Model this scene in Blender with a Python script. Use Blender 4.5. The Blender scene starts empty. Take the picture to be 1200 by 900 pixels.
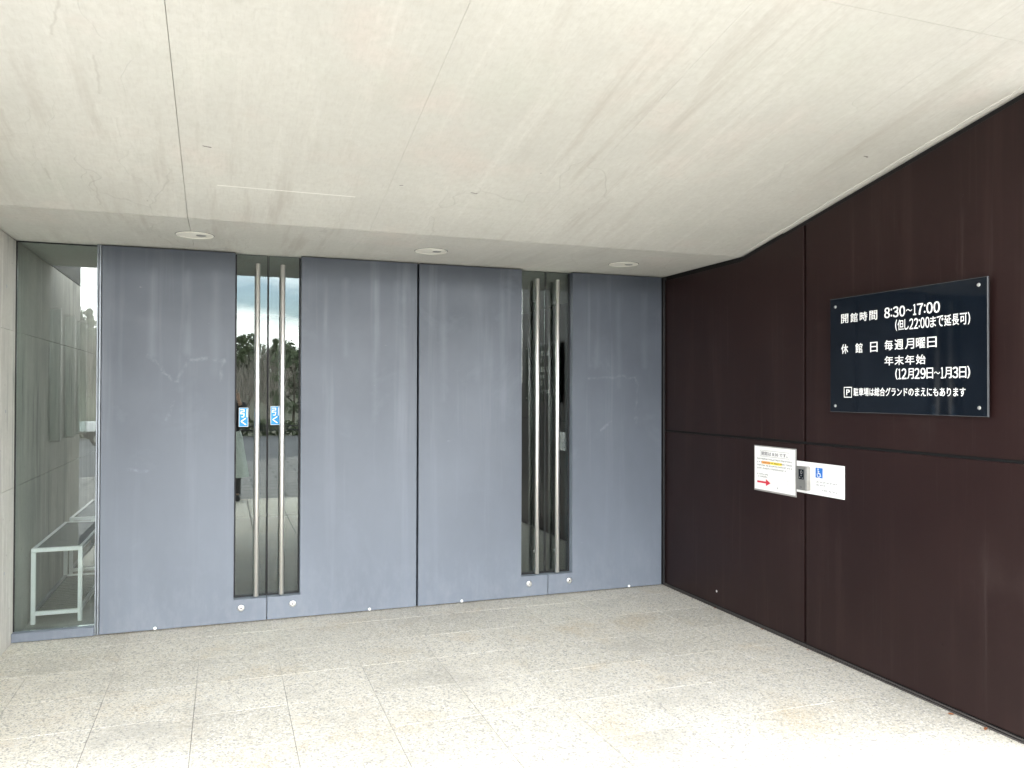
import bpy, bmesh, math, random
from mathutils import Vector, Matrix, Euler
SC = bpy.context.scene
COL = SC.collection
random.seed(7)
R_ = math.radians

# ------------------------------------------------------------------ camera
cam = bpy.data.cameras.new('camera')
cam_o = bpy.data.objects.new('camera', cam); COL.objects.link(cam_o)
cam.sensor_width = 36.0; cam.lens = 28.057; cam.clip_start = 0.02; cam.clip_end = 3000
rgt = Vector((0.94116977, -0.33792308, 0.00272958))
upv = Vector((-0.00592855, -0.00843486, 0.99994685))
fwd = Vector((0.3378821, 0.94113593, 0.00994203))
m = Matrix((rgt, upv, -fwd)).transposed().to_4x4(); m.translation = Vector((0, 0, 1.5))
cam_o.matrix_world = m
SC.camera = cam_o

# ------------------------------------------------------------------ world and sun
SUN_EL, SUN_AZ = R_(66), R_(190)          # azimuth clockwise from +Y
w = bpy.data.worlds.new('World'); SC.world = w; w.use_nodes = True
nt = w.node_tree; nt.nodes.clear()
out = nt.nodes.new('ShaderNodeOutputWorld'); bg = nt.nodes.new('ShaderNodeBackground')
sky = nt.nodes.new('ShaderNodeTexSky'); sky.sky_type = 'NISHITA'; sky.sun_disc = False
sky.sun_elevation = SUN_EL; sky.sun_rotation = SUN_AZ
tc = nt.nodes.new('ShaderNodeTexCoord')
mp = nt.nodes.new('ShaderNodeMapping'); mp.inputs['Scale'].default_value = (1.6, 1.6, 5.5); mp.inputs['Location'].default_value = (7, 2, 0.80)
nz = nt.nodes.new('ShaderNodeTexNoise'); nz.inputs['Scale'].default_value = 1.7
nz.inputs['Detail'].default_value = 7; nz.inputs['Roughness'].default_value = 0.55
rp = nt.nodes.new('ShaderNodeValToRGB')
rp.color_ramp.elements[0].position = 0.40; rp.color_ramp.elements[1].position = 0.56
mx = nt.nodes.new('ShaderNodeMix'); mx.data_type = 'RGBA'
mx.inputs['B'].default_value = (19.0, 18.8, 18.6, 1)
nt.links.new(tc.outputs['Generated'], mp.inputs['Vector']); nt.links.new(mp.outputs[0], nz.inputs['Vector'])
nt.links.new(nz.outputs[0], rp.inputs[0]); sp_ = nt.nodes.new('ShaderNodeSeparateXYZ'); nt.links.new(tc.outputs['Generated'], sp_.inputs[0])
lo = nt.nodes.new('ShaderNodeMapRange'); lo.inputs['From Min'].default_value = 0.0; lo.inputs['From Max'].default_value = 0.45
lo.inputs['To Min'].default_value = 0.10; lo.inputs['To Max'].default_value = -0.02; nt.links.new(sp_.outputs['Z'], lo.inputs['Value'])
ad = nt.nodes.new('ShaderNodeMath'); ad.operation = 'ADD'; nt.links.new(nz.outputs[0], ad.inputs[0]); nt.links.new(lo.outputs[0], ad.inputs[1])
nt.links.new(ad.outputs[0], rp.inputs[0]); nt.links.new(rp.outputs[0], mx.inputs['Factor'])
nt.links.new(sky.outputs[0], mx.inputs['A']); nt.links.new(mx.outputs['Result'], bg.inputs['Color'])
bg.inputs['Strength'].default_value = 0.12
nt.links.new(bg.outputs[0], out.inputs['Surface'])
sl = bpy.data.lights.new('sun', 'SUN'); sl.energy = 0.6; sl.angle = R_(24); sl.color = (1, 0.95, 0.87)
so = bpy.data.objects.new('sun', sl); COL.objects.link(so)
sd = Vector((math.sin(SUN_AZ)*math.cos(SUN_EL), math.cos(SUN_AZ)*math.cos(SUN_EL), math.sin(SUN_EL)))
so.rotation_euler = sd.to_track_quat('Z', 'Y').to_euler(); so.location = (0, -5, 20)
SC.view_settings.view_transform = 'Standard'; SC.view_settings.look = 'None'
SC.view_settings.gamma = 1.0; SC.view_settings.exposure = 2.38
SC.cycles.max_bounces = 9; SC.cycles.diffuse_bounces = 4; SC.cycles.transparent_max_bounces = 12

# ------------------------------------------------------------------ main dimensions (metres)
D = 5.462        # face of the doors
XR = 3.224       # face of the brown cladding
XL = -1.188      # face of the concrete wall
H = 2.403        # height of the level soffit
YF = 4.482       # fold between level and rising soffit
SL = 0.2004      # slope of the rising soffit
YE = 0.65       # front edge of the canopy
def zc(y): return H if y >= YF else H + SL*(YF - y)

# ------------------------------------------------------------------ node helpers
class NB:
    def __init__(s, name):
        s.m = bpy.data.materials.new(name); s.m.use_nodes = True
        s.t = s.m.node_tree; s.b = s.t.nodes['Principled BSDF']
        s.geo = s.t.nodes.new('ShaderNodeNewGeometry')
    def n(s, typ, **kw):
        o = s.t.nodes.new(typ)
        for k, v in kw.items(): setattr(o, k, v)
        return o
    def l(s, a, b): s.t.links.new(a, b)
    def vec(s, scale=(1, 1, 1), loc=(0, 0, 0), rot=(0, 0, 0), src=None):
        o = s.n('ShaderNodeMapping'); o.inputs['Scale'].default_value = scale
        o.inputs['Location'].default_value = loc; o.inputs['Rotation'].default_value = rot
        s.l(src or s.geo.outputs['Position'], o.inputs['Vector']); return o.outputs[0]
    def noise(s, v, scale, detail=4, rough=0.5, dist=0.0):
        o = s.n('ShaderNodeTexNoise'); o.inputs['Scale'].default_value = scale
        o.inputs['Detail'].default_value = detail; o.inputs['Roughness'].default_value = rough
        o.inputs['Distortion'].default_value = dist
        s.l(v, o.inputs['Vector']); return o.outputs[0]
    def vor(s, v, scale, feature='F1', outp='Distance'):
        o = s.n('ShaderNodeTexVoronoi', feature=feature); o.inputs['Scale'].default_value = scale
        s.l(v, o.inputs['Vector']); return o.outputs[outp]
    def rng(s, f, a, b, c=0.0, d=1.0):
        o = s.n('ShaderNodeMapRange'); o.clamp = True
        for i, x in zip(('From Min', 'From Max', 'To Min', 'To Max'), (a, b, c, d)): o.inputs[i].default_value = x
        s.l(f, o.inputs['Value']); return o.outputs[0]
    def mul(s, a, b, op='MULTIPLY'):
        o = s.n('ShaderNodeMath', operation=op)
        for i, x in enumerate((a, b)):
            if isinstance(x, (int, float)): o.inputs[i].default_value = x
            else: s.l(x, o.inputs[i])
        return o.outputs[0]
    def mix(s, f, a, b, mode='MIX'):
        o = s.n('ShaderNodeMix', data_type='RGBA', blend_type=mode)
        for k, x in (('Factor', f), ('A', a), ('B', b)):
            if k == 'Factor' and isinstance(x, (int, float)): o.inputs[k].default_value = x
            elif isinstance(x, tuple): o.inputs[k].default_value = (*x[:3], 1)
            else: s.l(x, o.inputs[k])
        return o.outputs['Result']
    def seg(s, u, v, p, q, w, soft):
        """0..1 mask of a stroke from p to q in the (u, v) plane"""
        dx, dy = q[0]-p[0], q[1]-p[1]; L = math.hypot(dx, dy); dx /= L; dy /= L
        a = s.mul(u, p[0], 'SUBTRACT'); b_ = s.mul(v, p[1], 'SUBTRACT')
        t = s.mul(s.mul(a, dx), s.mul(b_, dy), 'ADD'); t = s.mul(s.mul(t, 0.0, 'MAXIMUM'), L, 'MINIMUM')
        ex = s.mul(a, s.mul(t, dx), 'SUBTRACT'); ey = s.mul(b_, s.mul(t, dy), 'SUBTRACT')
        d = s.mul(s.mul(s.mul(ex, ex), s.mul(ey, ey), 'ADD'), 0.5, 'POWER')
        return s.rng(d, w, w+soft, 1, 0)
    def fin(s, col, rough=0.6, bump=None, strength=0.2, dist=0.004, metal=0.0, spec=0.5):
        if isinstance(col, tuple): s.b.inputs['Base Color'].default_value = (*col[:3], 1)
        else: s.l(col, s.b.inputs['Base Color'])
        if isinstance(rough, (int, float)): s.b.inputs['Roughness'].default_value = rough
        else: s.l(rough, s.b.inputs['Roughness'])
        s.b.inputs['Metallic'].default_value = metal
        s.b.inputs['Specular IOR Level'].default_value = spec
        if bump is not None:
            o = s.n('ShaderNodeBump'); o.inputs['Strength'].default_value = strength
            o.inputs['Distance'].default_value = dist
            s.l(bump, o.inputs['Height']); s.l(o.outputs[0], s.b.inputs['Normal'])
        return s.m

def simple(name, col, rough=0.5, metal=0.0, var=0.12, scale=14, bump=0.05, spec=0.5):
    b = NB(name); v = b.vec()
    f = b.noise(v, scale, 4, 0.6)
    c = b.mix(b.rng(f, 0.3, 0.7), tuple(x*(1-var) for x in col), tuple(min(1, x*(1+var)) for x in col))
    return b.fin(c, rough, f, bump, 0.002, metal, spec)

# concrete of the soffit
def mat_soffit():
    b = NB('cast_concrete_soffit'); v = b.vec()
    wv = b.n('ShaderNodeVectorMath', operation='ADD')
    wn = b.n('ShaderNodeTexNoise'); wn.inputs['Scale'].default_value = 3.0; b.l(v, wn.inputs['Vector'])
    ws = b.n('ShaderNodeVectorMath', operation='SCALE'); ws.inputs['Scale'].default_value = 0.35
    b.l(wn.outputs['Color'], ws.inputs[0]); b.l(v, wv.inputs[0]); b.l(ws.outputs[0], wv.inputs[1])
    c = b.mix(b.rng(b.noise(v, 1.1, 5, 0.6), 0.3, 0.7), (0.535, 0.53, 0.488), (0.635, 0.63, 0.58))
    c = b.mix(b.rng(b.noise(b.vec(loc=(5, 1, 0)), 1.6, 4, 0.6), 0.56, 0.74, 0, 0.5), c, (0.64, 0.56, 0.51))      # rosy blotches
    c = b.mix(b.rng(b.noise(b.vec(loc=(15, 8, 0)), 1.3, 4, 0.6), 0.56, 0.74, 0, 0.45), c, (0.53, 0.555, 0.49))    # greenish blotches
    st = b.noise(b.vec((7.0, 0.55, 1)), 1.6, 7, 0.62)
    area = b.rng(b.noise(b.vec((1, 0.5, 1), (3, 7, 0)), 0.9, 2), 0.42, 0.60)
    c = b.mix(b.mul(b.rng(st, 0.51, 0.66), b.mul(area, 0.75)), c, (0.46, 0.435, 0.39))                            # grey drag streaks
    st2 = b.noise(b.vec((9.0, 0.45, 1), (9, 2, 0)), 1.6, 6, 0.6)
    c = b.mix(b.mul(b.rng(st2, 0.55, 0.70), 0.32), c, (0.72, 0.71, 0.66))                                         # pale streaks
    fine = b.noise(b.vec((1, 1, 1)), 34, 6, 0.7)
    c = b.mix(b.rng(fine, 0.35, 0.65, 0, 0.28), c, (0.44, 0.42, 0.37))
    grain = b.noise(b.vec((60, 9, 20)), 2.0, 4, 0.6)
    c = b.mix(b.rng(grain, 0.5, 0.75, 0, 0.25), c, (0.40, 0.38, 0.34))
    ed = b.vor(b.vec((1.9, 0.35, 1), src=wv.outputs[0]), 1.3, 'DISTANCE_TO_EDGE')
    cm = b.rng(b.noise(b.vec(loc=(2, 4, 0)), 1.1, 2), 0.50, 0.60)
    crack = b.mul(b.rng(ed, 0.0, 0.006, 1, 0), cm)
    c = b.mix(b.mul(crack, 0.22), c, (0.30, 0.28, 0.25))
    pit = b.mul(b.rng(b.vor(v, 5.5), 0.014, 0.03, 1, 0), b.rng(b.vor(v, 5.5, 'F1', 'Color'), 0.55, 0.6))
    c = b.mix(b.mul(pit, 0.8), c, (0.12, 0.11, 0.10))
    sp = b.n('ShaderNodeSeparateXYZ'); b.l(v, sp.inputs[0]); wob = b.mul(b.mul(b.noise(v, 18, 3), 0.5, 'SUBTRACT'), 0.03)
    X, Y = sp.outputs['X'], b.mul(sp.outputs['Y'], wob, 'ADD'); Xw = b.mul(sp.outputs['X'], wob, 'ADD'); Ys = sp.outputs['Y']
    for p, q in (((-.097, 3.693), (-.066, 3.702)), ((1.177, 3.907), (1.209, 3.905)), ((.807, 3.893), (.82, 3.891)), ((2.977, 3.126), (3.002, 3.13))):
        c = b.mix(b.mul(b.seg(X, Y, p, q, .0015, .003), .85), c, (0.10, 0.09, 0.08))
    for p, q in (((-.04, 4.066), (.254, 4.066)), ((.254, 4.066), (.61, 4.067))):
        c = b.mix(b.mul(b.seg(X, Ys, p, q, .0025, .003), .8), c, (0.86, 0.85, 0.80))
    for p, q in (((-.765, 4.041), (-.758, 4.15)), ((-.582, 4.07), (-.586, 4.396)), ((-.499, 2.84), (-.556, 3.028)), ((-.441, 3.12), (-.452, 3.367))):
        c = b.mix(b.mul(b.seg(Xw, Ys, p, q, .001, .006), .35), c, (0.36, 0.34, 0.30))
    h = b.mul(b.mul(fine, 0.35), b.mul(crack, -1.0), 'ADD')
    return b.fin(c, 0.72, h, 0.35, 0.004, 0, 0.35)
M = {}
M['soffit'] = mat_soffit()

def mat_wall_conc(name='fairfaced_concrete', tint=(1, 1, 1)):
    b = NB(name); v = b.vec()
    t = lambda c: tuple(x*y for x, y in zip(c, tint))
    c = b.mix(b.rng(b.noise(v, 2.2, 6, 0.6), 0.3, 0.7), t((0.34, 0.33, 0.31)), t((0.47, 0.455, 0.42)))
    dr = b.noise(b.vec((8, 8, 0.7)), 1.3, 7, 0.65)
    top = b.rng(b.noise(b.vec((1, 1, 1), (2, 2, 0)), 1.2, 2), 0.4, 0.6)
    c = b.mix(b.mul(b.rng(dr, 0.52, 0.64), top), c, t((0.20, 0.20, 0.19)))
    c = b.mix(b.mul(b.rng(dr, 0.36, 0.44, 1, 0), 0.4), c, t((0.62, 0.61, 0.58)))
    fine = b.noise(v, 45, 5, 0.7)
    c = b.mix(b.rng(fine, 0.35, 0.65, 0, 0.3), c, t((0.30, 0.29, 0.27)))
    pit = b.mul(b.rng(b.vor(v, 14), 0.05, 0.09, 1, 0), b.rng(b.vor(v, 14, 'F1', 'Color'), 0.6, 0.65))
    c = b.mix(b.mul(pit, 0.6), c, (0.12, 0.12, 0.11))
    return b.fin(c, 0.75, fine, 0.25, 0.004, 0, 0.3)
M['concrete'] = mat_wall_conc('fairfaced_concrete', (1.22, 1.22, 1.20))

def mat_granite(name, k=1.0):
    b = NB(name); v = b.vec()
    info = b.n('ShaderNodeObjectInfo')
    c = b.mix(b.rng(info.outputs['Random'], 0, 1), (0.63*k, 0.595*k, 0.50*k), (0.74*k, 0.70*k, 0.595*k))
    g = b.n('ShaderNodeSeparateColor'); vv = b.n('ShaderNodeTexVoronoi'); vv.inputs['Scale'].default_value = 115
    b.l(b.vec((1, 1.0, 1)), vv.inputs['Vector']); b.l(vv.outputs['Color'], g.inputs[0])
    v2 = b.n('ShaderNodeTexVoronoi'); v2.inputs['Scale'].default_value = 230
    b.l(b.vec(loc=(3, 3, 3)), v2.inputs['Vector']); g2 = b.n('ShaderNodeSeparateColor'); b.l(v2.outputs['Color'], g2.inputs[0])
    c = b.mix(b.rng(g.outputs[0], 0.6, 0.9, 0, 0.85), c, (0.80*k, 0.78*k, 0.72*k))
    c = b.mix(b.rng(g.outputs[1], 0.76, 0.92, 0, 0.62), c, (0.27*k, 0.265*k, 0.24*k))
    c = b.mix(b.rng(g2.outputs[0], 0.78, 0.94, 0, 0.6), c, (0.25*k, 0.24*k, 0.215*k))
    och = b.mul(b.rng(b.noise(b.vec(loc=(1.3, 0.4, 0)), 1.9, 4, 0.6), 0.53, 0.74), b.rng(g2.outputs[1], 0.3, 0.95, 0.04, 0.75))
    c = b.mix(och, c, (0.52*k, 0.37*k, 0.16*k))                            # rust coloured patches
    dk = b.rng(b.noise(b.vec(loc=(8, 3, 0)), 1.5, 5, 0.65), 0.53, 0.70, 0, 0.42)
    c = b.mix(dk, c, (0.36*k, 0.345*k, 0.30*k))                             # worn damp patches
    # dirt kept close to the doors and along the wall feet
    sp = b.n('ShaderNodeSeparateXYZ'); b.l(b.geo.outputs['Position'], sp.inputs[0])
    dn = b.mul(b.noise(v, 2.3, 4, 0.6), 0.9)
    d1 = b.rng(b.mul(sp.outputs['Y'], dn, 'ADD'), 5.3, 6.2, 0, 0.15)
    c = b.mix(d1, c, (0.34*k, 0.31*k, 0.26*k))
    fine = b.noise(v, 160, 3, 0.7)
    return b.fin(c, 0.62, fine, 0.3, 0.003, 0, 0.4)
M['granite'] = mat_granite('flamed_granite')
bM_ = NB('mortar_pale_by_the_doors'); vM = bM_.vec(); sM = bM_.n('ShaderNodeSeparateXYZ'); bM_.l(bM_.geo.outputs['Position'], sM.inputs[0])
M['mortar'] = bM_.fin(bM_.mix(bM_.rng(sM.outputs['Y'], 2.2, 2.5), (0.05, 0.048, 0.044), bM_.mix(bM_.rng(bM_.mul(sM.outputs['Y'], bM_.noise(vM, 1.5, 3), 'ADD'), 4.6, 5.6), (0.22, 0.21, 0.185), (0.72, 0.69, 0.62))), 0.9)

def mat_door():
    b = NB('blue_grey_painted_steel'); v = b.vec()
    c = b.mix(b.rng(b.noise(v, 1.5, 5, 0.6), 0.3, 0.7), (0.062, 0.073, 0.092), (0.088, 0.102, 0.125))
    st = b.noise(b.vec((9, 9, 0.35)), 1.0, 5, 0.6)
    c = b.mix(b.rng(st, 0.55, 0.72, 0, 0.35), c, (0.20, 0.22, 0.25))        # pale vertical runs
    bl = b.noise(b.vec(loc=(4, 0, 9)), 2.4, 6, 0.68, 0.6)
    c = b.mix(b.rng(bl, 0.57, 0.76, 0, 0.16), c, (0.30, 0.33, 0.37))       # chalky bloom
    c = b.mix(b.rng(b.noise(b.vec((1, 1, 0.8), (14, 0, 3)), 1.3, 4), 0.56, 0.72, 0, 0.5), c, (0.075, 0.087, 0.110))
    sc = b.noise(b.vec((3, 3, 12), (0, 0, 5)), 3.0, 8, 0.75)
    c = b.mix(b.mul(b.rng(sc, 0.69, 0.73), 0.5), c, (0.50, 0.52, 0.55))
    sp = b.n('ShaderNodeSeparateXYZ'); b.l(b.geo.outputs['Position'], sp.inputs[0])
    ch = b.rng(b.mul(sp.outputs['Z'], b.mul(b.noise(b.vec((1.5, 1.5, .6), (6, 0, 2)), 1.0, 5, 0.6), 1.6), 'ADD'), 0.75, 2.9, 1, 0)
    c = b.mix(b.mul(ch, 0.75), c, (0.205, 0.235, 0.28))                      # paler low down: top-to-bottom light falloff put into the paint colour
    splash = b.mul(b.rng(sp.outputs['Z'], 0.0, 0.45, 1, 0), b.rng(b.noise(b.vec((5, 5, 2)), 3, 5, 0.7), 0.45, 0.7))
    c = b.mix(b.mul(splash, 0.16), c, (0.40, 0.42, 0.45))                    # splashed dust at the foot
    wob = b.mul(b.mul(b.noise(b.vec(loc=(3, 0, 0)), 7, 4, 0.6), 0.5, 'SUBTRACT'), 0.09)
    X = b.mul(sp.outputs['X'], wob, 'ADD'); Z = b.mul(sp.outputs['Z'], wob, 'ADD'); brk = b.rng(b.noise(v, 22, 5, 0.75), 0.42, 0.66); brun = b.rng(b.noise(b.vec((4, 4, .8)), 3, 3), 0.3, 0.6)
    for x, z0, a, wd in ((-.435, 1.73, .34, .016), (-.227, 1.75, .40, .016), (-.06, 1.62, .22, .02), (.633, 1.5, .30, .012), (.763, 1.75, .28, .014), (.966, 1.3, .26, .014), (1.113, 1.2, .22, .016), (1.448, 1.45, .26, .016), (1.70, 1.6, .18, .02), (1.894, 1.3, .26, .014), (2.646, 1.7, .24, .014), (2.826, 1.55, .22, .014), (3.047, 1.7, .24, .016)):
        xs = b.mul(sp.outputs['X'], b.mul(wob, .25), 'ADD')
        c = b.mix(b.mul(b.seg(xs, sp.outputs['Z'], (x, 2.25), (x, z0), wd*.1, wd*2.2), b.mul(brun, a*.42)), c, (0.28, 0.31, 0.35))   # dried water runs
    for p, q, a in (((-.464, 1.714), (-.375, 1.619), .6), ((-.375, 1.619), (-.286, 1.561), .8), ((-.286, 1.561), (-.217, 1.707), .5), ((-.217, 1.707), (-.013, 1.694), .7), ((-.012, 1.683), (-.038, 1.562), .5),
                    ((-.363, 1.308), (-.30, 1.437), .6), ((-.565, 1.014), (-.459, 1.0), .7), ((2.575, 1.606), (2.981, 1.623), .5), ((2.981, 1.623), (2.981, 1.268), .4), ((2.683, 1.219), (2.755, 1.27), .8)):
        c = b.mix(b.mul(b.seg(X, Z, p, q, .001, .014), b.mul(brk, a*.38)), c, (0.36, 0.39, 0.43))                                 # scuffs
    return b.fin(c, b.rng(bl, 0.3, 0.7, 0.38, 0.52), b.noise(v, 6, 4), 0.06, 0.01, 0.0, 0.5)
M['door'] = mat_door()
def mat_clad():
    b = NB('dark_brown_painted_steel'); v = b.vec()
    c = b.mix(b.rng(b.noise(v, 1.2, 4, 0.55), 0.3, 0.7), (0.0125, 0.0054, 0.0053), (0.019, 0.0088, 0.0083))
    st = b.noise(b.vec((9, 9, 0.4)), 1.2, 5, 0.6)
    c = b.mix(b.rng(st, 0.54, 0.72, 0, 0.35), c, (0.040, 0.022, 0.019))
    f = b.noise(v, 2.5, 5, 0.65)
    c = b.mix(b.rng(f, 0.62, 0.80, 0, 0.14), c, (0.065, 0.048, 0.042))
    sk = b.mul(b.rng(b.vor(v, 3.3), 0.010, 0.016, 1, 0), 1.0)
    c = b.mix(b.mul(sk, 0.5), c, (0.35, 0.33, 0.30))
    scr = b.noise(b.vec((2, 2, 22), (3, 1, 0), (0.25, 0, 0)), 2.2, 7, 0.75)
    c = b.mix(b.mul(b.rng(scr, 0.71, 0.74), 0.35), c, (0.16, 0.14, 0.125))
    rn_ = b.noise(b.vec((26, 26, 0.8)), 1.4, 4, 0.6)
    c = b.mix(b.rng(rn_, 0.6, 0.75, 0, 0.25), c, (0.055, 0.040, 0.036))
    return b.fin(c, b.rng(f, 0.3, 0.7, 0.34, 0.44), b.noise(b.vec((1, 1, .5)), 2.0, 3), 0.10, 0.02, 0.0, 0.22)
M['clad'] = mat_clad()
M['black'] = simple('black_recess_paint', (0.006, 0.006, 0.006), 0.9)
M['seal'] = simple('black_rubber_seal', (0.012, 0.012, 0.013), 0.6)
M['steel'] = simple('satin_stainless_steel', (0.84, 0.825, 0.80), 0.38, 1.0, 0.0, 3, 0.0)
M['steel2'] = simple('dull_stainless_steel', (0.50, 0.49, 0.47), 0.42, 1.0, 0.06, 40, 0.05)
M['frame'] = simple('grey_aluminium_frame', (0.30, 0.33, 0.36), 0.4, 0.6)
M['channel'] = simple('dusty_dark_channel', (0.055, 0.05, 0.046), 0.6)
M['white'] = simple('white_painted_metal', (0.88, 0.90, 0.90), 0.35, var=0.03)
M['slat'] = simple('dark_grey_resin_slat', (0.07, 0.075, 0.075), 0.5)
M['paper'] = simple('white_paper', (0.82, 0.82, 0.80), 0.35, var=0.02)
M['lamin'] = simple('clear_laminate_border', (0.30, 0.29, 0.28), 0.25)
M['plate'] = simple('white_acrylic_plate', (0.85, 0.85, 0.84), 0.25, var=0.02)
M['ink'] = simple('black_ink', (0.03, 0.03, 0.035), 0.5)
M['greyink'] = simple('grey_ink', (0.30, 0.31, 0.34), 0.5)
M['paleink'] = simple('pale_grey_ink', (0.58, 0.59, 0.60), 0.5)
M['yellow'] = simple('yellow_highlight', (0.85, 0.68, 0.05), 0.5)
M['orange'] = simple('orange_highlight', (0.85, 0.38, 0.08), 0.5)
M['red'] = simple('red_ink', (0.62, 0.02, 0.05), 0.5)
M['blue'] = simple('blue_vinyl', (0.01, 0.14, 0.52), 0.4)
M['cyan'] = simple('sky_blue_vinyl', (0.0, 0.27, 0.62), 0.4)
M['letter'] = simple('white_vinyl_lettering', (0.88, 0.88, 0.86), 0.4, var=0.01)
M['grey'] = simple('grey_metallic_casing', (0.20, 0.20, 0.19), 0.4, 0.3)
M['silver'] = simple('silver_casing', (0.36, 0.35, 0.32), 0.35, 0.4)
M['lens'] = simple('cream_lamp_glass', (0.92, 0.90, 0.80), 0.3, var=0.02)
M['leaf'] = simple('dry_orange_leaf', (0.30, 0.12, 0.05), 0.7, var=0.3, scale=60)
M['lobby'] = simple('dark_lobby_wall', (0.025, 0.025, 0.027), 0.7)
M['lobby_floor'] = simple('lobby_stone_floor', (0.42, 0.41, 0.38), 0.5, var=0.2, scale=6)
def mat_glass(name, tint, ior):
    b = NB(name); b.t.nodes.remove(b.b)
    tr = b.n('ShaderNodeBsdfTransparent'); tr.inputs[0].default_value = (*tint, 1)
    gl = b.n('ShaderNodeBsdfGlossy'); gl.inputs['Roughness'].default_value = 0.0; gl.inputs[0].default_value = (0.93, 1.0, 0.98, 1)
    fr = b.n('ShaderNodeFresnel'); fr.inputs['IOR'].default_value = ior
    nz = b.noise(b.vec(), 1.1, 1); bp = b.n('ShaderNodeBump'); bp.inputs['Strength'].default_value = 0.003; bp.inputs['Distance'].default_value = 0.05
    b.l(nz, bp.inputs['Height']); b.l(bp.outputs[0], gl.inputs['Normal'])
    ms = b.n('ShaderNodeMixShader'); b.l(fr.outputs[0], ms.inputs[0]); b.l(tr.outputs[0], ms.inputs[1]); b.l(gl.outputs[0], ms.inputs[2])
    b.l(ms.outputs[0], b.t.nodes['Material Output'].inputs['Surface']); return b.m
M['glass'] = mat_glass('reflective_green_glass', (0.945, 0.975, 0.96), 1.78)
M['glass2'] = mat_glass('clear_fin_glass', (0.82, 0.88, 0.86), 1.9)
def mat_acrylic():
    b = NB('navy_backed_acrylic'); v = b.vec()
    c = b.mix(b.rng(b.noise(v, 3, 4), 0.3, 0.7), (0.0025, 0.0045, 0.008), (0.005, 0.008, 0.013))
    return b.fin(c, 0.05, None, metal=0, spec=0.35)
M['acrylic'] = mat_acrylic()
M['acryl_edge'] = simple('frosted_acrylic_edge', (0.07, 0.074, 0.078), 0.25)

# ------------------------------------------------------------------ mesh helpers
def tag(o, label=None, cat=None, group=None, kind=None):
    for k, x in (('label', label), ('category', cat), ('group', group), ('kind', kind)):
        if x: o[k] = x
    return o
def empty(name, loc=(0, 0, 0), rz=0.0):
    o = bpy.data.objects.new(name, None); o.empty_display_size = 0.1
    o.location = loc; o.rotation_euler = (0, 0, rz); COL.objects.link(o); return o
def link(name, bm, mat, parent=None, smooth=False):
    me = bpy.data.meshes.new(name); bmesh.ops.recalc_face_normals(bm, faces=bm.faces[:]); bm.to_mesh(me); bm.free()
    if smooth:
        for p in me.polygons: p.use_smooth = True
    mats = mat if isinstance(mat, (list, tuple)) else [mat]
    for x in mats: me.materials.append(x)
    o = bpy.data.objects.new(name, me); COL.objects.link(o)
    if parent: o.parent = parent
    return o
def local(parent):           # world point -> parent's own frame for parents that only translate
    return Vector(parent.location) if parent else Vector((0, 0, 0))
def box(bm, x0, x1, y0, y1, z0, z1, bev=0.0, seg=1, mi=0):
    t = bmesh.new()
    vs = [t.verts.new((x, y, z)) for x in (x0, x1) for y in (y0, y1) for z in (z0, z1)]
    for f in ((0, 1, 3, 2), (4, 6, 7, 5), (0, 4, 5, 1), (2, 3, 7, 6), (0, 2, 6, 4), (1, 5, 7, 3)): t.faces.new([vs[i] for i in f])
    if bev: bmesh.ops.bevel(t, geom=t.edges[:], offset=bev, segments=seg, affect='EDGES', profile=0.5)
    join(bm, t, mi)
def join(bm, t, mi=0):
    mp_ = {}
    for v in t.verts: mp_[v] = bm.verts.new(v.co)
    for f in t.faces:
        try: nf = bm.faces.new([mp_[v] for v in f.verts]); nf.material_index = mi
        except ValueError: pass
    t.free()
def prism(bm, pts, axis, a, b, bev=0.0, mi=0):
    """polygon pts in the plane normal to axis, extruded a..b"""
    t = bmesh.new()
    def P(p, h):
        return {'X': (h, p[0], p[1]), 'Y': (p[0], h, p[1]), 'Z': (p[0], p[1], h)}[axis]
    va = [t.verts.new(P(p, a)) for p in pts]; vb = [t.verts.new(P(p, b)) for p in pts]
    n = len(pts); t.faces.new(va); t.faces.new(vb[::-1])
    for i in range(n): t.faces.new((va[i], va[(i+1) % n], vb[(i+1) % n], vb[i]))
    bmesh.ops.recalc_face_normals(t, faces=t.faces[:])
    if bev: bmesh.ops.bevel(t, geom=t.edges[:], offset=bev, segments=1, affect='EDGES')
    join(bm, t, mi)
def tube(bm, p0, p1, r0, r1=None, seg=16, caps=True, mi=0, prof=None):
    r1 = r0 if r1 is None else r1
    p0, p1 = Vector(p0), Vector(p1); d = (p1-p0); L = d.length; q = d.to_track_quat('Z', 'Y')
    prof = prof or [(0, r0), (L, r1)]
    rings = []
    for h, r in prof:
        rings.append([bm.verts.new(p0 + q @ Vector((r*math.cos(2*math.pi*i/seg), r*math.sin(2*math.pi*i/seg), h))) for i in range(seg)])
    for a, b in zip(rings, rings[1:]):
        for i in range(seg):
            f = bm.faces.new((a[i], a[(i+1) % seg], b[(i+1) % seg], b[i])); f.material_index = mi; f.smooth = True
    if caps:
        f = bm.faces.new(rings[0][::-1]); f.material_index = mi; f = bm.faces.new(rings[-1]); f.material_index = mi
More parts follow.
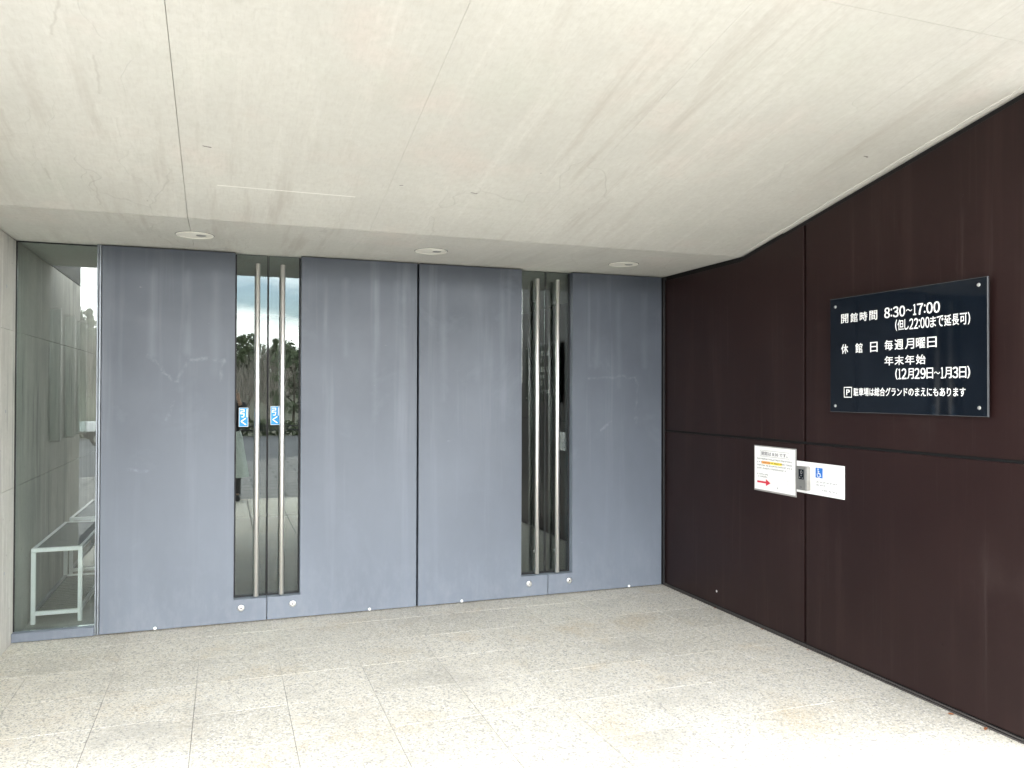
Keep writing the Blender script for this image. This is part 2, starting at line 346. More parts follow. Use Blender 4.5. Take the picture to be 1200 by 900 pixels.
def part(name, mat, parent, fn, label=None, off=True):
    """fn(bm) draws in world coordinates; the mesh is shifted into the frame of its top parent"""
    bm = bmesh.new(); fn(bm)
    if off:
        p = parent; t = Vector((0, 0, 0))
        while p: t += Vector(p.location); p = p.parent
        bmesh.ops.translate(bm, verts=bm.verts[:], vec=-t)
    smooth = False
    me = bpy.data.meshes.new(name)
    bmesh.ops.recalc_face_normals(bm, faces=bm.faces[:]); bm.to_mesh(me); bm.free()
    for x in (mat if isinstance(mat, (list, tuple)) else [mat]): me.materials.append(x)
    o = bpy.data.objects.new(name, me); COL.objects.link(o)
    if parent: o.parent = parent
    if label: o['label'] = label
    return o
_tc = {}
def glyphs(body, weight=0.0):
    """flat triangulated lettering normalised to the unit square"""
    cu = bpy.data.curves.new('lettering', 'FONT'); cu.body = body; cu.size = 1.0; cu.offset = weight
    cu.resolution_u = 3; cu.fill_mode = 'FRONT'
    o = bpy.data.objects.new('lettering', cu); COL.objects.link(o)
    bpy.context.view_layer.update()
    dg = bpy.context.evaluated_depsgraph_get(); me = bpy.data.meshes.new_from_object(o.evaluated_get(dg))
    COL.objects.unlink(o); bpy.data.objects.remove(o); bpy.data.curves.remove(cu)
    vs = [v.co.copy() for v in me.vertices]; fs = [tuple(p.vertices) for p in me.polygons]; bpy.data.meshes.remove(me)
    if not vs: return [], []
    x0 = min(v.x for v in vs); x1 = max(v.x for v in vs); y0 = min(v.y for v in vs); y1 = max(v.y for v in vs)
    return [((v.x-x0)/(x1-x0), (v.y-y0)/(y1-y0)) for v in vs], fs
def put_text(bm, body, fn, weight=0.0):
    """fn(s, t) maps the unit square to a 3-D point"""
    vs, fs = glyphs(body)
    a = Vector(fn(0, 0)); ex = (Vector(fn(1, 0))-a); ey = (Vector(fn(0, 1))-a); hgt = ey.length
    ex.normalize(); ey.normalize(); nrm = ex.cross(ey)
    for k, (i, j) in enumerate(((0, 0), (1, .6), (-1, -.6), (1, -.6), (-1, .6)) if weight else ((0, 0),)):
        sh = (ex*i + ey*j)*weight*hgt + nrm*(k*.00003)
        bv = [bm.verts.new(Vector(fn(s, t)) + sh) for s, t in vs]
        for f in fs:
            try: bm.faces.new([bv[i] for i in f])
            except ValueError: pass
def onR(x, y0, y1, z0, z1):      # rectangle on a plane x = const read from larger y to smaller y
    return lambda s, t: (x, y0 + (y1-y0)*s, z0 + (z1-z0)*t)
def onD(y, x0, x1, z0, z1):
    return lambda s, t: (x0 + (x1-x0)*s, y, z0 + (z1-z0)*t)

# ------------------------------------------------------------------ ground, road, hill
def gz(x, y):
    if y > -8: z = 0.0
    elif y > -34: z = -1.05*(-8-y)/26.0
    else: z = -1.05
    if y < -40:
        t = min(1.0, (-40-y)/70.0)
        hh = 4.2 + 5.2*max(0, min(1.3, (-x-4)/14.0)) + 0.8*math.sin(x*0.05+1.0) + 0.5*math.sin(x*0.23)
        z += (t*t*(3-2*t))*hh
        if y < -110: z += 0.02*(-110-y)*0.5
    return z
def sheet(name, xs, ys, dz, mat, mask=None):
    bm = bmesh.new(); g = [[bm.verts.new((x, y, gz(x, y)+dz)) for x in xs] for y in ys]
    for j in range(len(ys)-1):
        for i in range(len(xs)-1):
            if mask and not mask((xs[i]+xs[i+1])/2, (ys[j]+ys[j+1])/2): continue
            bm.faces.new((g[j][i], g[j][i+1], g[j+1][i+1], g[j+1][i]))
    return link(name, bm, mat, smooth=True)
bG = NB('woodland_soil_and_dry_grass'); vG = bG.vec()
cG = bG.mix(bG.rng(bG.noise(vG, 0.6, 6, 0.7), 0.35, 0.65), (0.17, 0.155, 0.12), (0.12, 0.13, 0.09))
M['soil'] = bG.fin(cG, 0.95, bG.noise(vG, 3, 5), 0.5, 0.1)
bA = NB('worn_asphalt'); vA = bA.vec()
cA = bA.mix(bA.rng(bA.noise(vA, 0.5, 5, 0.6), 0.3, 0.7), (0.075, 0.078, 0.085), (0.11, 0.113, 0.12))
cA = bA.mix(bA.rng(bA.noise(vA, 60, 3), 0.4, 0.7, 0, 0.4), cA, (0.16, 0.16, 0.16))
M['asphalt'] = bA.fin(cA, 0.85, bA.noise(vA, 80, 3), 0.4, 0.01)
# pavers of the forecourt beyond the tiles: joints are recessed in the material where they are too far to pick apart
def mat_pavers():
    b = NB('grey_concrete_pavers'); v = b.vec()
    br = b.n('ShaderNodeTexBrick'); br.offset = 0.5
    br.inputs['Scale'].default_value = 1.0; br.inputs['Mortar Size'].default_value = 0.02; br.inputs['Brick Width'].default_value = 0.84; br.inputs['Row Height'].default_value = 0.42
    br.inputs['Color1'].default_value = (0.21, 0.205, 0.195, 1); br.inputs['Color2'].default_value = (0.26, 0.25, 0.235, 1); br.inputs['Mortar'].default_value = (0.035, 0.035, 0.033, 1)
    b.l(b.vec(rot=(0, 0, 0)), br.inputs['Vector'])
    c = b.mix(b.rng(b.noise(v, 40, 4, 0.7), 0.35, 0.7, 0, 0.5), br.outputs['Color'], (0.16, 0.155, 0.145))
    return b.fin(c, 0.75, br.outputs['Fac'], -0.5, 0.004)
M['pavers'] = mat_pavers()
fr = lambda a, b, n: [a + (b-a)*i/n for i in range(n+1)]
gx = [-600, -300, -150] + fr(-90, 90, 36) + [150, 300, 600]
gy = [600, 200, 60, 20, 0, -8, -14, -20, -27, -34, -40] + fr(-44, -110, 16) + [-150, -300, -600]
tag(sheet('ground', gx, gy, -0.06, M['soil']), kind='structure')
ax = fr(-60, 60, 24)
tag(sheet('asphalt_road', ax, [14, 5, -3, -8, -14, -20, -27, -34, -37], -0.03, M['asphalt']), kind='structure')
bm = bmesh.new()
pp = [(-14, 3.0), (-14, 3.0)]
poly = [(-9.0, 3.26), (-9.0, -2.0), (-2.2, -4.6), (1.5, -8.0), (12.0, -8.0), (12.0, 2.42), (3.3, 2.42), (3.3, 0.42*-2+0.19), (-1.4, 0.42*-2+0.19), (-1.4, 3.26)]
vs_ = [bm.verts.new((x, y, -0.004)) for x, y in poly]; bm.faces.new(vs_)
tag(link('forecourt_paving', bm, M['pavers']), kind='structure')

# ------------------------------------------------------------------ tiled floor
TX = [XL] + [-0.97 + 0.42*i for i in range(10)] + [XR+0.03]
TYs = [5.235 - 0.42*i for i in range(15)]
floor = part('tiled_floor', M['mortar'], None, lambda b: box(b, XL-0.2, XR+0.06, TYs[-1], 5.52, -0.05, -0.0025), off=False)
tag(floor, kind='structure')
tile_cache = {}
def tile(x0, x1, y0, y1, dz=0.0, g=0.0014):
    if y0 < 2.0: g = .005
    wx, wy = round(x1-x0-2*g, 4), round(y1-y0-2*g, 4)
    if (wx, wy) not in tile_cache:
        b = bmesh.new(); t = bmesh.new()
        box(b, -wx/2, wx/2, -wy/2, wy/2, -0.03, 0.0)
        me = bpy.data.meshes.new('floor_tile'); bmesh.ops.bevel(b, geom=[e for e in b.edges if all(v.co.z > -0.001 for v in e.verts)], offset=0.0004, segments=1, affect='EDGES')
        bmesh.ops.recalc_face_normals(b, faces=b.faces[:]); b.to_mesh(me); b.free(); me.materials.append(M['granite']); tile_cache[(wx, wy)] = me
    o = bpy.data.objects.new('floor_tile', tile_cache[(wx, wy)]); COL.objects.link(o)
    o.location = ((x0+x1)/2, (y0+y1)/2, dz); o.parent = floor
    o.rotation_euler = (random.uniform(-.0004, .0004), random.uniform(-.0004, .0004), 0)
for j in range(len(TYs)-1):
    for i in range(len(TX)-1):
        if TX[i+1] - TX[i] < 0.05: continue
        tile(TX[i], TX[i+1], TYs[j+1], TYs[j], random.uniform(-.0003, .0003))
bx = [XL, -0.97, -0.55, -0.13, 0.29, 0.715, 1.135, 1.26, 1.633, 1.97, 2.39, 2.81, XR+0.03]
for i in range(len(bx)-1): tile(bx[i], bx[i+1], 5.235, D+0.05, random.uniform(-.0003, .0003))

# ------------------------------------------------------------------ soffit and roof
def roof_fn(b):
    prism(b, [(YE, zc(YE)+.01), (YF, H+.01), (6.6, H+.01), (6.6, 3.5), (YE, 3.5)], 'X', -1.62, 3.95)
    box(b, -0.598, 3.95, 6.6, 10.2, H+.01, 3.2)                  # roof left off behind the sidelight, an added opening to light the bench

ceil = part('canopy_soffit', M['soffit'], None, roof_fn, off=False); tag(ceil, kind='structure')
tag(part('added_shaft_wall', M['lobby'], None, lambda b: box(b, -1.62, XL-.004, 6.603, 10.2, H+.012, 3.2), off=False), kind='structure')  # side of the added light shaft, kept dark where the sidelight shows it
CX = [-1.60, -1.14, -0.19, 0.757, 1.697, 2.665, 3.60]
CY = [(5.55, YF+.0032), (YF-.0032, 4.075), (4.075, 2.222), (2.222, YE)]
def cast_panel(x0, x1, y0, y1, g=0.0006):
    def f(b):
        a, c = y0-g, y1+g
        za = lambda y: zc(y)
        vs = []
        gl = .0013 if abs(x0+.19) < .01 else .0005; gr = .0013 if abs(x1+.19) < .01 else .0005
        prism(b, [(a, za(a)), (c, za(c)), (c, za(c)+.0095), (a, za(a)+.0095)], 'X', x0+gl, x1-gr)
    return part('cast_panel', M['soffit'], ceil, f)
for (y0, y1) in CY:
    xs = CX[:]
    for i in range(len(xs)-1):
        x0, x1 = xs[i], xs[i+1]
        if y1 > 2.3:                       # between the two side walls
            x0, x1 = max(x0, XL+.002), min(x1, XR-.001)
            if x1 - x0 < .03: continue
        cast_panel(x0, x1, y0, y1)
# bead of hardened slurry along the brown wall
def bead(b):
    ys = fr(4.35, 2.45, 26); rnd = random.Random(3)
    pts = [(y, 0.030 + rnd.uniform(-.006, .008)) for y in ys]
    for (ya, wa), (yb, wb) in zip(pts, pts[1:]):
        za, zb = zc(ya), zc(yb)
        v = [b.verts.new(p) for p in ((XR-.004, ya, za-.004), (XR-wa, ya, za-.0025), (XR-wa-.004, ya, za+.001), (XR-.004, yb, zb-.004), (XR-wb, yb, zb-.0025), (XR-wb-.004, yb, zb+.001))]
        b.faces.new((v[0], v[1], v[4], v[3])); b.faces.new((v[1], v[2], v[5], v[4]))
part('slurry_bead', M['soffit'], ceil, bead)

# ------------------------------------------------------------------ downlights
lab = ['round recessed ceiling light above the left pair of blue-grey doors', 'round recessed ceiling light above the seam between the two door pairs', 'round recessed ceiling light nearest the dark brown wall']
for i, (x, y) in enumerate(((-0.172, 4.955), (1.238, 4.99), (2.635, 5.02))):
    r = empty('ceiling_light', (x, y, H)); tag(r, lab[i], 'ceiling light', 'recessed ceiling lights over the doors')
    def ring(b):
        prof = [(0.0, .104), (.005, .102), (.005, .090), (-.000, .088)]
        n = 40; rg = [[b.verts.new((x + rr*math.cos(2*math.pi*k/n), y + rr*math.sin(2*math.pi*k/n), H-h)) for k in range(n)] for h, rr in prof]
        for a, c in zip(rg, rg[1:]):
            for k in range(n): b.faces.new((a[k], a[(k+1) % n], c[(k+1) % n], c[k]))
    part('trim_ring', M['lens'], r, ring)
    part('reflector', M['lens'], r, lambda b: tube(b, (x, y, H-.0035), (x, y, H+.002), .0885, .0885, 40))
    part('lamp', M['steel2'], r, lambda b: tube(b, (x+.035, y-.01, H-.006), (x+.035, y-.01, H-.003), .024, .03, 20))
    part('shadow_gap', M['seal'], r, lambda b: tube(b, (x, y, H-.0012), (x, y, H+.001), .1065, .1065, 40))

# ------------------------------------------------------------------ concrete side wall
wl = empty('concrete_wall', (XL, 4.4, 0)); tag(wl, 'grey fair-faced concrete side wall left of the glass sidelight', 'wall')
part('wall_core', M['concrete'], wl, lambda b: prism(b, [(3.27, -.05), (10.1, -.05), (10.1, H-.001), (YF, H-.001), (3.27, zc(3.27)-.001)], 'X', -1.49, XL-.006))
vj = [3.262, 4.07, 5.52, 7.4, 10.0]
lifts = [(-.03, 0.918), (0.921, 1.852), (1.855, None)]
for a, c in zip(vj, vj[1:]):
    for z0, z1 in lifts:
        def f(b):
            y0, y1 = a+.001, c-.001
            if z1: pts = [(y0, z0), (y1, z0), (y1, z1), (y0, z1)]
            else:
                pts = [(y0, z0), (y1, z0), (y1, zc(y1)-.002)]
                if y0 < YF < y1: pts.append((YF, H-.002))
                pts.append((y0, zc(y0)-.002))
            prism(b, pts, 'X', XL-.008, XL, 0.0012)
            if not z1: return
        part('wall_panel', M['concrete'], wl, f)
# tie holes
def ties(b):
    for y in (3.65, 4.75, 5.3):
        for z in (0.45, 1.38, 2.1): tube(b, (XL-.002, y, z), (XL+.0008, y, z), .012, .010, 12)
part('tie_hole_plug', M['greyink'], wl, ties)['kind'] = 'stuff'

flab = ['slim vertical glass fin on the concrete wall nearest the sidelight', 'slim vertical glass fin in the middle of the three on the concrete wall', 'slim vertical glass fin at the free end of the concrete wall']
for i, y in enumerate((4.52, 3.95, 3.40)):
    r = empty('glass_fin', (XL, y, 1.12)); tag(r, flab[i], 'glass fin', 'glass fins on the concrete wall')
    part('glass_pane', M['glass2'], r, lambda b: box(b, XL+.003, XL+.068, y-.006, y+.006, 1.145, 2.085, .001))
    part('edge_trim', M['steel'], r, lambda b: box(b, XL+.0685, XL+.0735, y-.007, y+.007, 1.147, 2.083, .001))
    part('edge_trim', M['steel2'], r, lambda b: box(b, XL+.0005, XL+.0028, y-.009, y+.009, 1.147, 2.083))
    part('bracket', M['steel'], r, lambda b: box(b, XL+.0005, XL+.074, y-.012, y+.012, 1.130, 1.146, .002))
    part('bracket', M['steel'], r, lambda b: box(b, XL+.0005, XL+.072, y-.012, y+.012, 2.084, 2.098, .002))

# ------------------------------------------------------------------ brown clad wall
wr = empty('clad_wall', (XR, 4.0, 0)); tag(wr, 'dark brown steel-clad side wall carrying the opening-hours sign', 'wall')
YA, YB_ = 5.452, 2.42
part('wall_core', M['black'], wr, lambda b: prism(b, [(YB_+.01, -.05), (10.1, -.05), (10.1, H+.004), (YF, H+.004), (YB_+.01, zc(YB_+.01)+.004)], 'X', XR+.022, 3.70))
def clad(y0, y1, z0, z1):
    def f(b):
        if z1: pts = [(y0, z0), (y1, z0), (y1, z1), (y0, z1)]
        else:
            g = .034; pts = [(y0, z0), (y1, z0), (y1, zc(y1)-g)]
            if y0 < YF < y1: pts.append((YF, H-g))
            pts.append((y0, zc(y0)-g))
        prism(b, pts, 'X', XR, XR+.020, 0.0008)
    return part('cladding_panel', M['clad'], wr, f)
clad(3.865, YA-.006, 0.026, 1.195); clad(3.865, YA-.006, 1.212, None)
clad(YB_, 3.845, 0.026, 1.195); clad(YB_, 3.845, 1.212, None)
part('cladding_panel', M['clad'], wr, lambda b: prism(b, [(XR+.002, .026), (3.70, .026), (3.70, zc(YB_)-.02), (XR+.002, zc(YB_)-.02)], 'Y', YB_-.012, YB_-.002, 0.002))
part('base_channel', M['channel'], wr, lambda b: (box(b, XR-.008, XR+.012, YB_, YA, .0015, .008), box(b, XR-.004, XR+.004, YB_, YA, .013, .019)))
part('corner_post', M['seal'], wr, lambda b: box(b, XR-.010, XR+.018, D-.004, D+.03, .002, H-.004, .002))
def rivets(b):
    for y, z in ((5.40, 2.07), (4.02, 2.05), (5.31, 2.32), (4.02, 1.30), (4.10, .10), (5.36, .72), (3.70, .45), (2.9, .3), (3.76, 2.28), (2.78, 2.42)):
        tube(b, (XR-.0015, y, z), (XR+.001, y, z), .006, .006, 10)
part('rivet', M['clad'], wr, rivets)['kind'] = 'stuff'
part('paint_chip', M['paper'], wr, lambda b: tube(b, (XR-.0008, 4.755, .118), (XR+.001, 4.755, .118), .009, .007, 7))

# grit swept against the foot of the brown wall and the doors
def grit(b):
    r2 = random.Random(12)
    for k in range(420):
        if k < 280: x, y = XR - .012 - abs(r2.gauss(0, .010)), r2.uniform(2.45, 5.4)
        else: x, y = r2.uniform(XL+.05, XR-.05), D - .004 - abs(r2.gauss(0, .008))
        q = r2.uniform(.0010, .0032); a = r2.uniform(0, 3)
        p = [Vector((x + q*math.cos(a+t), y + q*math.sin(a+t), .0004)) for t in (0, 2.1, 4.2)] + [Vector((x, y, .0004 + q*1.1))]
        v = [b.verts.new(t) for t in p]
        for f in ((0, 1, 3), (1, 2, 3), (2, 0, 3)): b.faces.new([v[i] for i in f])
tag(part('grit', M['soil'], None, grit, off=False), kind='stuff')

# ------------------------------------------------------------------ doors
ZS = 0.153; G = 5.525; ZT = 2.396
def door(x_out, x_slit, x_meet, xh, xlock, xfoot, label, sticker=None):
    sgn = 1 if x_meet > x_out else -1
    r = empty('door', (x_out, D, 0)); tag(r, label, 'door', 'tall blue-grey entrance door leaves')
    xm = x_meet - sgn*.0022
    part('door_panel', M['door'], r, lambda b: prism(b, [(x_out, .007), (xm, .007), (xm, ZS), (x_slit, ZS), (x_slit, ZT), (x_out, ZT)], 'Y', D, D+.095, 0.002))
    a, c = sorted((x_slit + sgn*.0015, xm))
    pane = part('glass_pane', M['glass'], r, lambda b: box(b, a, c, G, G+.010, ZS+.0015, ZT))
    s0, s1 = sorted((x_slit + sgn*.0005, x_slit + sgn*.010))
    part('glazing_seal', M['seal'], r, lambda b: (box(b, s0, s1, G-.006, G-.0005, ZS+.001, ZT-.001), box(b, *sorted((s1 if sgn > 0 else s0, xm)), G-.006, G-.0005, ZS+.001, ZS+.009)))
    part('meeting_seal', M['seal'], r, lambda b: box(b, *sorted((xm - sgn*.0035, xm)), G-.0015, G-.0004, ZS+.010, ZT-.001))
    yh = D + .006
    hd = part('pull_handle', M['steel'], r, lambda b: tube(b, (xh, yh, ZS+.012), (xh, yh, 2.335), .016, .016, 24, prof=[(0, .0145), (.0015, .016), (2.335-ZS-.0135, .016), (2.335-ZS-.012, .0145)]))
    for z in (0.32, 2.17):
        part('standoff', M['steel2'], hd, lambda b: tube(b, (xh, yh+.012, z), (xh, G-.0008, z), .010, .010, 14))
    part('floor_bolt', M['steel'], r, lambda b: tube(b, (xlock, D-.0005, .098), (xlock, D-.008, .098), .021, .017, 24, prof=[(0, .0215), (.003, .0215), (.006, .019), (.0075, .012)]))
    part('floor_bolt_keyhole', M['seal'], r, lambda b: tube(b, (xlock, D-.0075, .098), (xlock, D-.0086, .098), .0045, .0045, 12))
    part('guide_disc', M['white'], r, lambda b: tube(b, (xfoot, D-.0005, .017), (xfoot, D-.006, .017), .0105, .009, 16))
    if sticker:
        x0, x1, z0, z1 = sticker
        st = part('pull_sticker', M['cyan'], r, lambda b: box(b, x0, x1, G-.0012, G-.0004, z0, z1))
        def lt(b):
            wdt = x1-x0; hgt = z1-z0; y = G-.0016
            put_text(b, '引', onD(y, x0+.14*wdt, x1-.10*wdt, z0+.50*hgt, z1-.07*hgt), .012)
            put_text(b, 'く', onD(y, x0+.22*wdt, x1-.22*wdt, z0+.09*hgt, z0+.46*hgt), .02)
            e = .0022
            for q in ((x0, x1, z0, z0+e), (x0, x1, z1-e, z1), (x0, x0+e, z0+e, z1-e), (x1-e, x1, z0+e, z1-e)):
                v = [b.verts.new(p) for p in ((q[0], y, q[2]), (q[1], y, q[2]), (q[1], y, q[3]), (q[0], y, q[3]))]; b.faces.new(v)
        part('lettering', M['letter'], st, lt)
    return r
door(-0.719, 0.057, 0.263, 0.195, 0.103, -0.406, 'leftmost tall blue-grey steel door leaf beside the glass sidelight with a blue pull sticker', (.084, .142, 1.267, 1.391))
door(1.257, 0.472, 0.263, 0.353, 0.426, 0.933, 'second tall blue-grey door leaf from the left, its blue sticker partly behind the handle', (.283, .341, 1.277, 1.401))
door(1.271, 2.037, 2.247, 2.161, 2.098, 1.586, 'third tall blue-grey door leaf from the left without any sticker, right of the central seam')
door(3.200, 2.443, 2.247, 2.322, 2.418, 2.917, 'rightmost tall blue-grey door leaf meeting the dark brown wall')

# ------------------------------------------------------------------ sidelight
sw = empty('sidelight_window', (-0.95, D, 0)); tag(sw, 'narrow full-height fixed glass sidelight between concrete wall and leftmost door', 'window')
part('glass_pane', M['glass'], sw, lambda b: box(b, XL+.006, -0.748, 5.512, 5.522, .057, H-.004))
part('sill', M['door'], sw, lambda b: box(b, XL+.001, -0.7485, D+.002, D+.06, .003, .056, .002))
part('mullion', M['frame'], sw, lambda b: (box(b, -0.746, -0.738, D+.004, D+.07, .004, H-.003, .001), box(b, -0.734, -0.723, D+.006, D+.07, .004, H-.003, .001)))
part('frame', M['seal'], sw, lambda b: (box(b, XL+.0005, XL+.008, 5.506, 5.511, .057, H-.003), box(b, XL+.009, -0.7485, 5.506, 5.511, H-.010, H-.003)))

# ------------------------------------------------------------------ lobby behind the glass
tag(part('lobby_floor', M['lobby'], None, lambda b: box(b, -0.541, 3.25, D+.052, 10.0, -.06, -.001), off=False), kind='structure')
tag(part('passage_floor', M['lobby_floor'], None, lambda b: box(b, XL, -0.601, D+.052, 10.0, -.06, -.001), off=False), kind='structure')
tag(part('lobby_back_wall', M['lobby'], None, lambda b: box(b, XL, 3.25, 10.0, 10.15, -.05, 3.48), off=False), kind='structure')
tag(part('added_partition', M['concrete'], None, lambda b: box(b, -0.60, -0.542, 5.575, 9.99, -.001, H+.008), off=False), kind='structure')  # added divider, keeps the bench daylight out of the door slits

blab = ['white-framed bench with dark slats standing just behind the glass sidelight', 'white-framed slatted bench farther back in the lobby behind the first bench']
def bench(y0, y1, label):
    x0, x1 = -1.166, -0.872; h = .487; q = .026
    r = empty('bench', ((x0+x1)/2, (y0+y1)/2, 0)); tag(r, label, 'bench', 'white benches along the lobby wall')
    for y in (y0, y1-q):
        for x in (x0, x1-q):
            part('leg', M['white'], r, lambda b: box(b, x, x+q, y, y+q, .0, h-q-.0005, .002))
        part('end_rail', M['white'], r, lambda b: box(b, x0+q+.0005, x1-q-.0005, y+.001, y+q-.001, .055, .081, .002))
        part('end_rail', M['white'], r, lambda b: box(b, x0, x1, y, y+q, h-q, h, .002))
    for x in (x0, x1-q):
        for z in (h-q, .057):
            part('side_rail', M['white' if z > .1 else 'frame'], r, lambda b: box(b, x+.001, x+q-.001, y0+q+.0005, y1-q-.0005, z+.001, z+q-.001, .002))
    n = 20
    for k in range(n):
        a = y0+q+.004 + (y1-y0-2*q-.008)*k/n; c = a + (y1-y0-2*q-.008)/n - .012
        part('seat_slat', M['slat'], r, lambda b: box(b, x0+q, x1-q, a, c, h-.014, h-.002, .001))
        part('shelf_slat', M['slat'], r, lambda b: box(b, x0+q, x1-q, a, c, .062, .074, .001))
bench(5.858, 6.985, blab[0]); bench(7.19, 8.32, blab[1])

# ------------------------------------------------------------------ opening-hours sign
XS = XR-.034
sg = empty('opening_hours_sign', (XS, 3.115, 1.39)); tag(sg, 'large dark navy acrylic sign with white Japanese opening hours on the brown wall', 'sign')
part('acrylic_panel', M['acryl_edge'], sg, lambda b: box(b, XS, XS+.010, 2.624, 3.606, 1.394, 2.022, .0012))
part('dark_face', M['acrylic'], sg, lambda b: box(b, XS-.0012, XS-.0003, 2.6275, 3.6035, 1.3965, 2.0195))
for y, z in ((3.564, 1.977), (2.667, 1.988), (2.666, 1.434), (3.565, 1.428)):
    s = part('screw', M['steel'], sg, lambda b: tube(b, (XS-.0013, y, z), (XS-.0055, y, z), .009, .007, 16))
    part('spacer', M['steel2'], s, lambda b: tube(b, (XS+.011, y, z), (XR-.0005, y, z), .009, .009, 12))
def sign_line(items):
    def f(b):
        for t, y0, y1, z0, z1, wgt in items: put_text(b, t, onR(XS-.0018, y0, y1, z0, z1), wgt)
    part('lettering', M['letter'], sg, f)
W_ = .014
sign_line([(ch, 3.519-k*.0683, 3.519-k*.0683-.052, 1.882, 1.931, W_) for k, ch in enumerate('開館時間')])
WT = {'(': .26, ')': .26, '1': .26, ':': .13, '~': .62, '月': .72, '日': .70, 'し': .62, 'ま': .78}
FW = {**{c: chr(0xFEE0 + ord(c)) for c in '0123456789:'}, '~': '〜'}
def run(text, y0, y1, z0, z1, wgt):
    """one line set glyph by glyph so that numerals keep the width they have on the sign"""
    ws = [WT.get(c, .56 if c.isdigit() else .90) for c in text]; g = .12; tot = sum(ws) + g*(len(ws)-1); k = (y1-y0)/tot; h = z1-z0; y = y0; out_ = []
    for c, w_ in zip(text, ws):
        a, b_ = (z0+.10*h, z1-.14*h) if c == ':' else (z0+.40*h, z0+.62*h) if c == '~' else (z0-.04*h, z1+.04*h) if c in '()' else (z0, z1)
        out_.append((FW.get(c, c), y, y+k*w_, a, b_, wgt*(1.6 if c in FW and c not in ':~' else 1.0) if c not in ':' else .02)); y += k*(w_+g)
    return out_
sign_line(run('8:30~17:00', 3.213, 2.876, 1.884, 1.937, .017))
sign_line(run('(但し22:00まで延長可)', 3.143, 2.712, 1.816, 1.868, .011))
sign_line([(ch, 3.519-k*.1045, 3.519-k*.1045-.050, 1.714, 1.766, W_) for k, ch in enumerate('休館日')])
sign_line([(ch, 3.213-k*.0663, 3.213-k*.0663-.054, 1.719, 1.770, W_) for k, ch in enumerate('毎週月曜日')])
sign_line([(ch, 3.213-k*.0663, 3.213-k*.0663-.056, 1.641, 1.688, W_) for k, ch in enumerate('年末年始')])
sign_line(run('(12月29日~1月3日)', 3.143, 2.713, 1.570, 1.622, .013))
sign_line([('駐車場は総合グランドのまえにもあります', 3.428, 2.737, 1.484, 1.527, .016)])
def parking(b):
    x = XS-.0018; put_text(b, 'P', onR(x, 3.482, 3.457, 1.488, 1.518), .03)
    yy = (3.500, 3.441); zz = (1.474, 1.532); e = .0045
    for q in ((yy[0], yy[1], zz[0], zz[0]+e), (yy[0], yy[1], zz[1]-e, zz[1]), (yy[0], yy[0]-e, zz[0]+e, zz[1]-e), (yy[1]+e, yy[1], zz[0]+e, zz[1]-e)):
        b.faces.new([b.verts.new(p) for p in ((x, q[0], q[2]), (x, q[1], q[2]), (x, q[1], q[3]), (x, q[0], q[3]))])
part('parking_symbol', M['letter'], sg, parking)


# ------------------------------------------------------------------ notice sheet
def rect(b, x, y0, y1, z0, z1):
    b.faces.new([b.verts.new(p) for p in ((x, y0, z0), (x, y1, z0), (x, y1, z1), (x, y0, z1))])
XP = XR-.0075
ns = empty('notice_sheet', (XP, 4.12, .88)); tag(ns, 'laminated white notice with red arrow and yellow highlight, left of the intercom plate', 'notice')
part('laminate', M['lamin'], ns, lambda b: box(b, XP, XP+.0012, 3.920, 4.325, .874, 1.163))
part('paper', M['paper'], ns, lambda b: box(b, XP-.0008, XP-.0002, 3.930, 4.319, .884, 1.157))
def title(b):
    x = XP-.0014
    put_text(b, '開館は 8:30 です。', onR(x, 4.250, 4.000, 1.103, 1.127), .012)
    e = .0012
    for q in ((4.262, 3.985, 1.096, 1.096+e), (4.262, 3.985, 1.134-e, 1.134), (4.262, 4.262-e, 1.097, 1.133), (3.985+e, 3.985, 1.097, 1.133)): rect(b, x, *q)
part('lettering', M['ink'], ns, title)
part('highlight', M['yellow'], ns, lambda b: rect(b, XP-.0010, 4.165, 4.052, 1.049, 1.066))
part('highlight', M['orange'], ns, lambda b: rect(b, XP-.0010, 4.250, 4.1655, 1.049, 1.066))
def small_print(b, x, y0, y1, z0, z1, rnd, cw=None):
    """tiny unreadable characters: broken strokes inside each character's square"""
    h = z1-z0; cw = cw or h; y = y0
    while y - cw > y1:
        for _ in range(5):
            a = y - rnd.uniform(0.05, .5)*cw; c = z0 + rnd.uniform(.05, .8)*h
            if rnd.random() < .5: rect(b, x, a, a-.50*cw, c, c+.20*h)
            else: rect(b, x, a, a-.20*cw, c-.05*h, min(z1, c+.55*h))
            x -= .000002
        y -= cw*(1.15 if rnd.random() > .12 else 2.0)
rn = random.Random(5)
def body(b):
    x = XP-.0015
    for z0, z1, ya, yb in ((1.074, 1.084, 4.292, 3.955), (1.053, 1.063, 4.292, 3.955), (1.034, 1.044, 4.292, 3.953), (1.015, 1.025, 4.292, 4.015), (.976, .986, 4.292, 4.175), (.962, .971, 4.280, 4.190)):
        small_print(b, x, ya, yb, z0, z1, rn)
part('small_print', M['ink'], ns, body)['kind'] = 'stuff'
def arrow(b):
    prism(b, [(4.293, .926), (4.206, .926), (4.206, .910), (4.162, .932), (4.206, .954), (4.206, .938), (4.293, .938)], 'X', XP-.0014, XP-.0009)
part('arrow', M['red'], ns, arrow)
def mapl(b):
    x = XP-.0014
    for y0, y1, z0, z1 in ((4.16, 3.96, .962, .9632), (4.10, 3.965, .942, .9432), (4.14, 4.02, .928, .9292), (4.08, 3.965, .908, .9092), (4.115, 4.1138, .905, .960), (4.06, 4.0588, .900, .955), (4.00, 3.9988, .895, .985), (4.12, 4.02, .898, .8992), (3.955, 3.954, .90, .99)):
        rect(b, x, y0, y1, z0, z1)
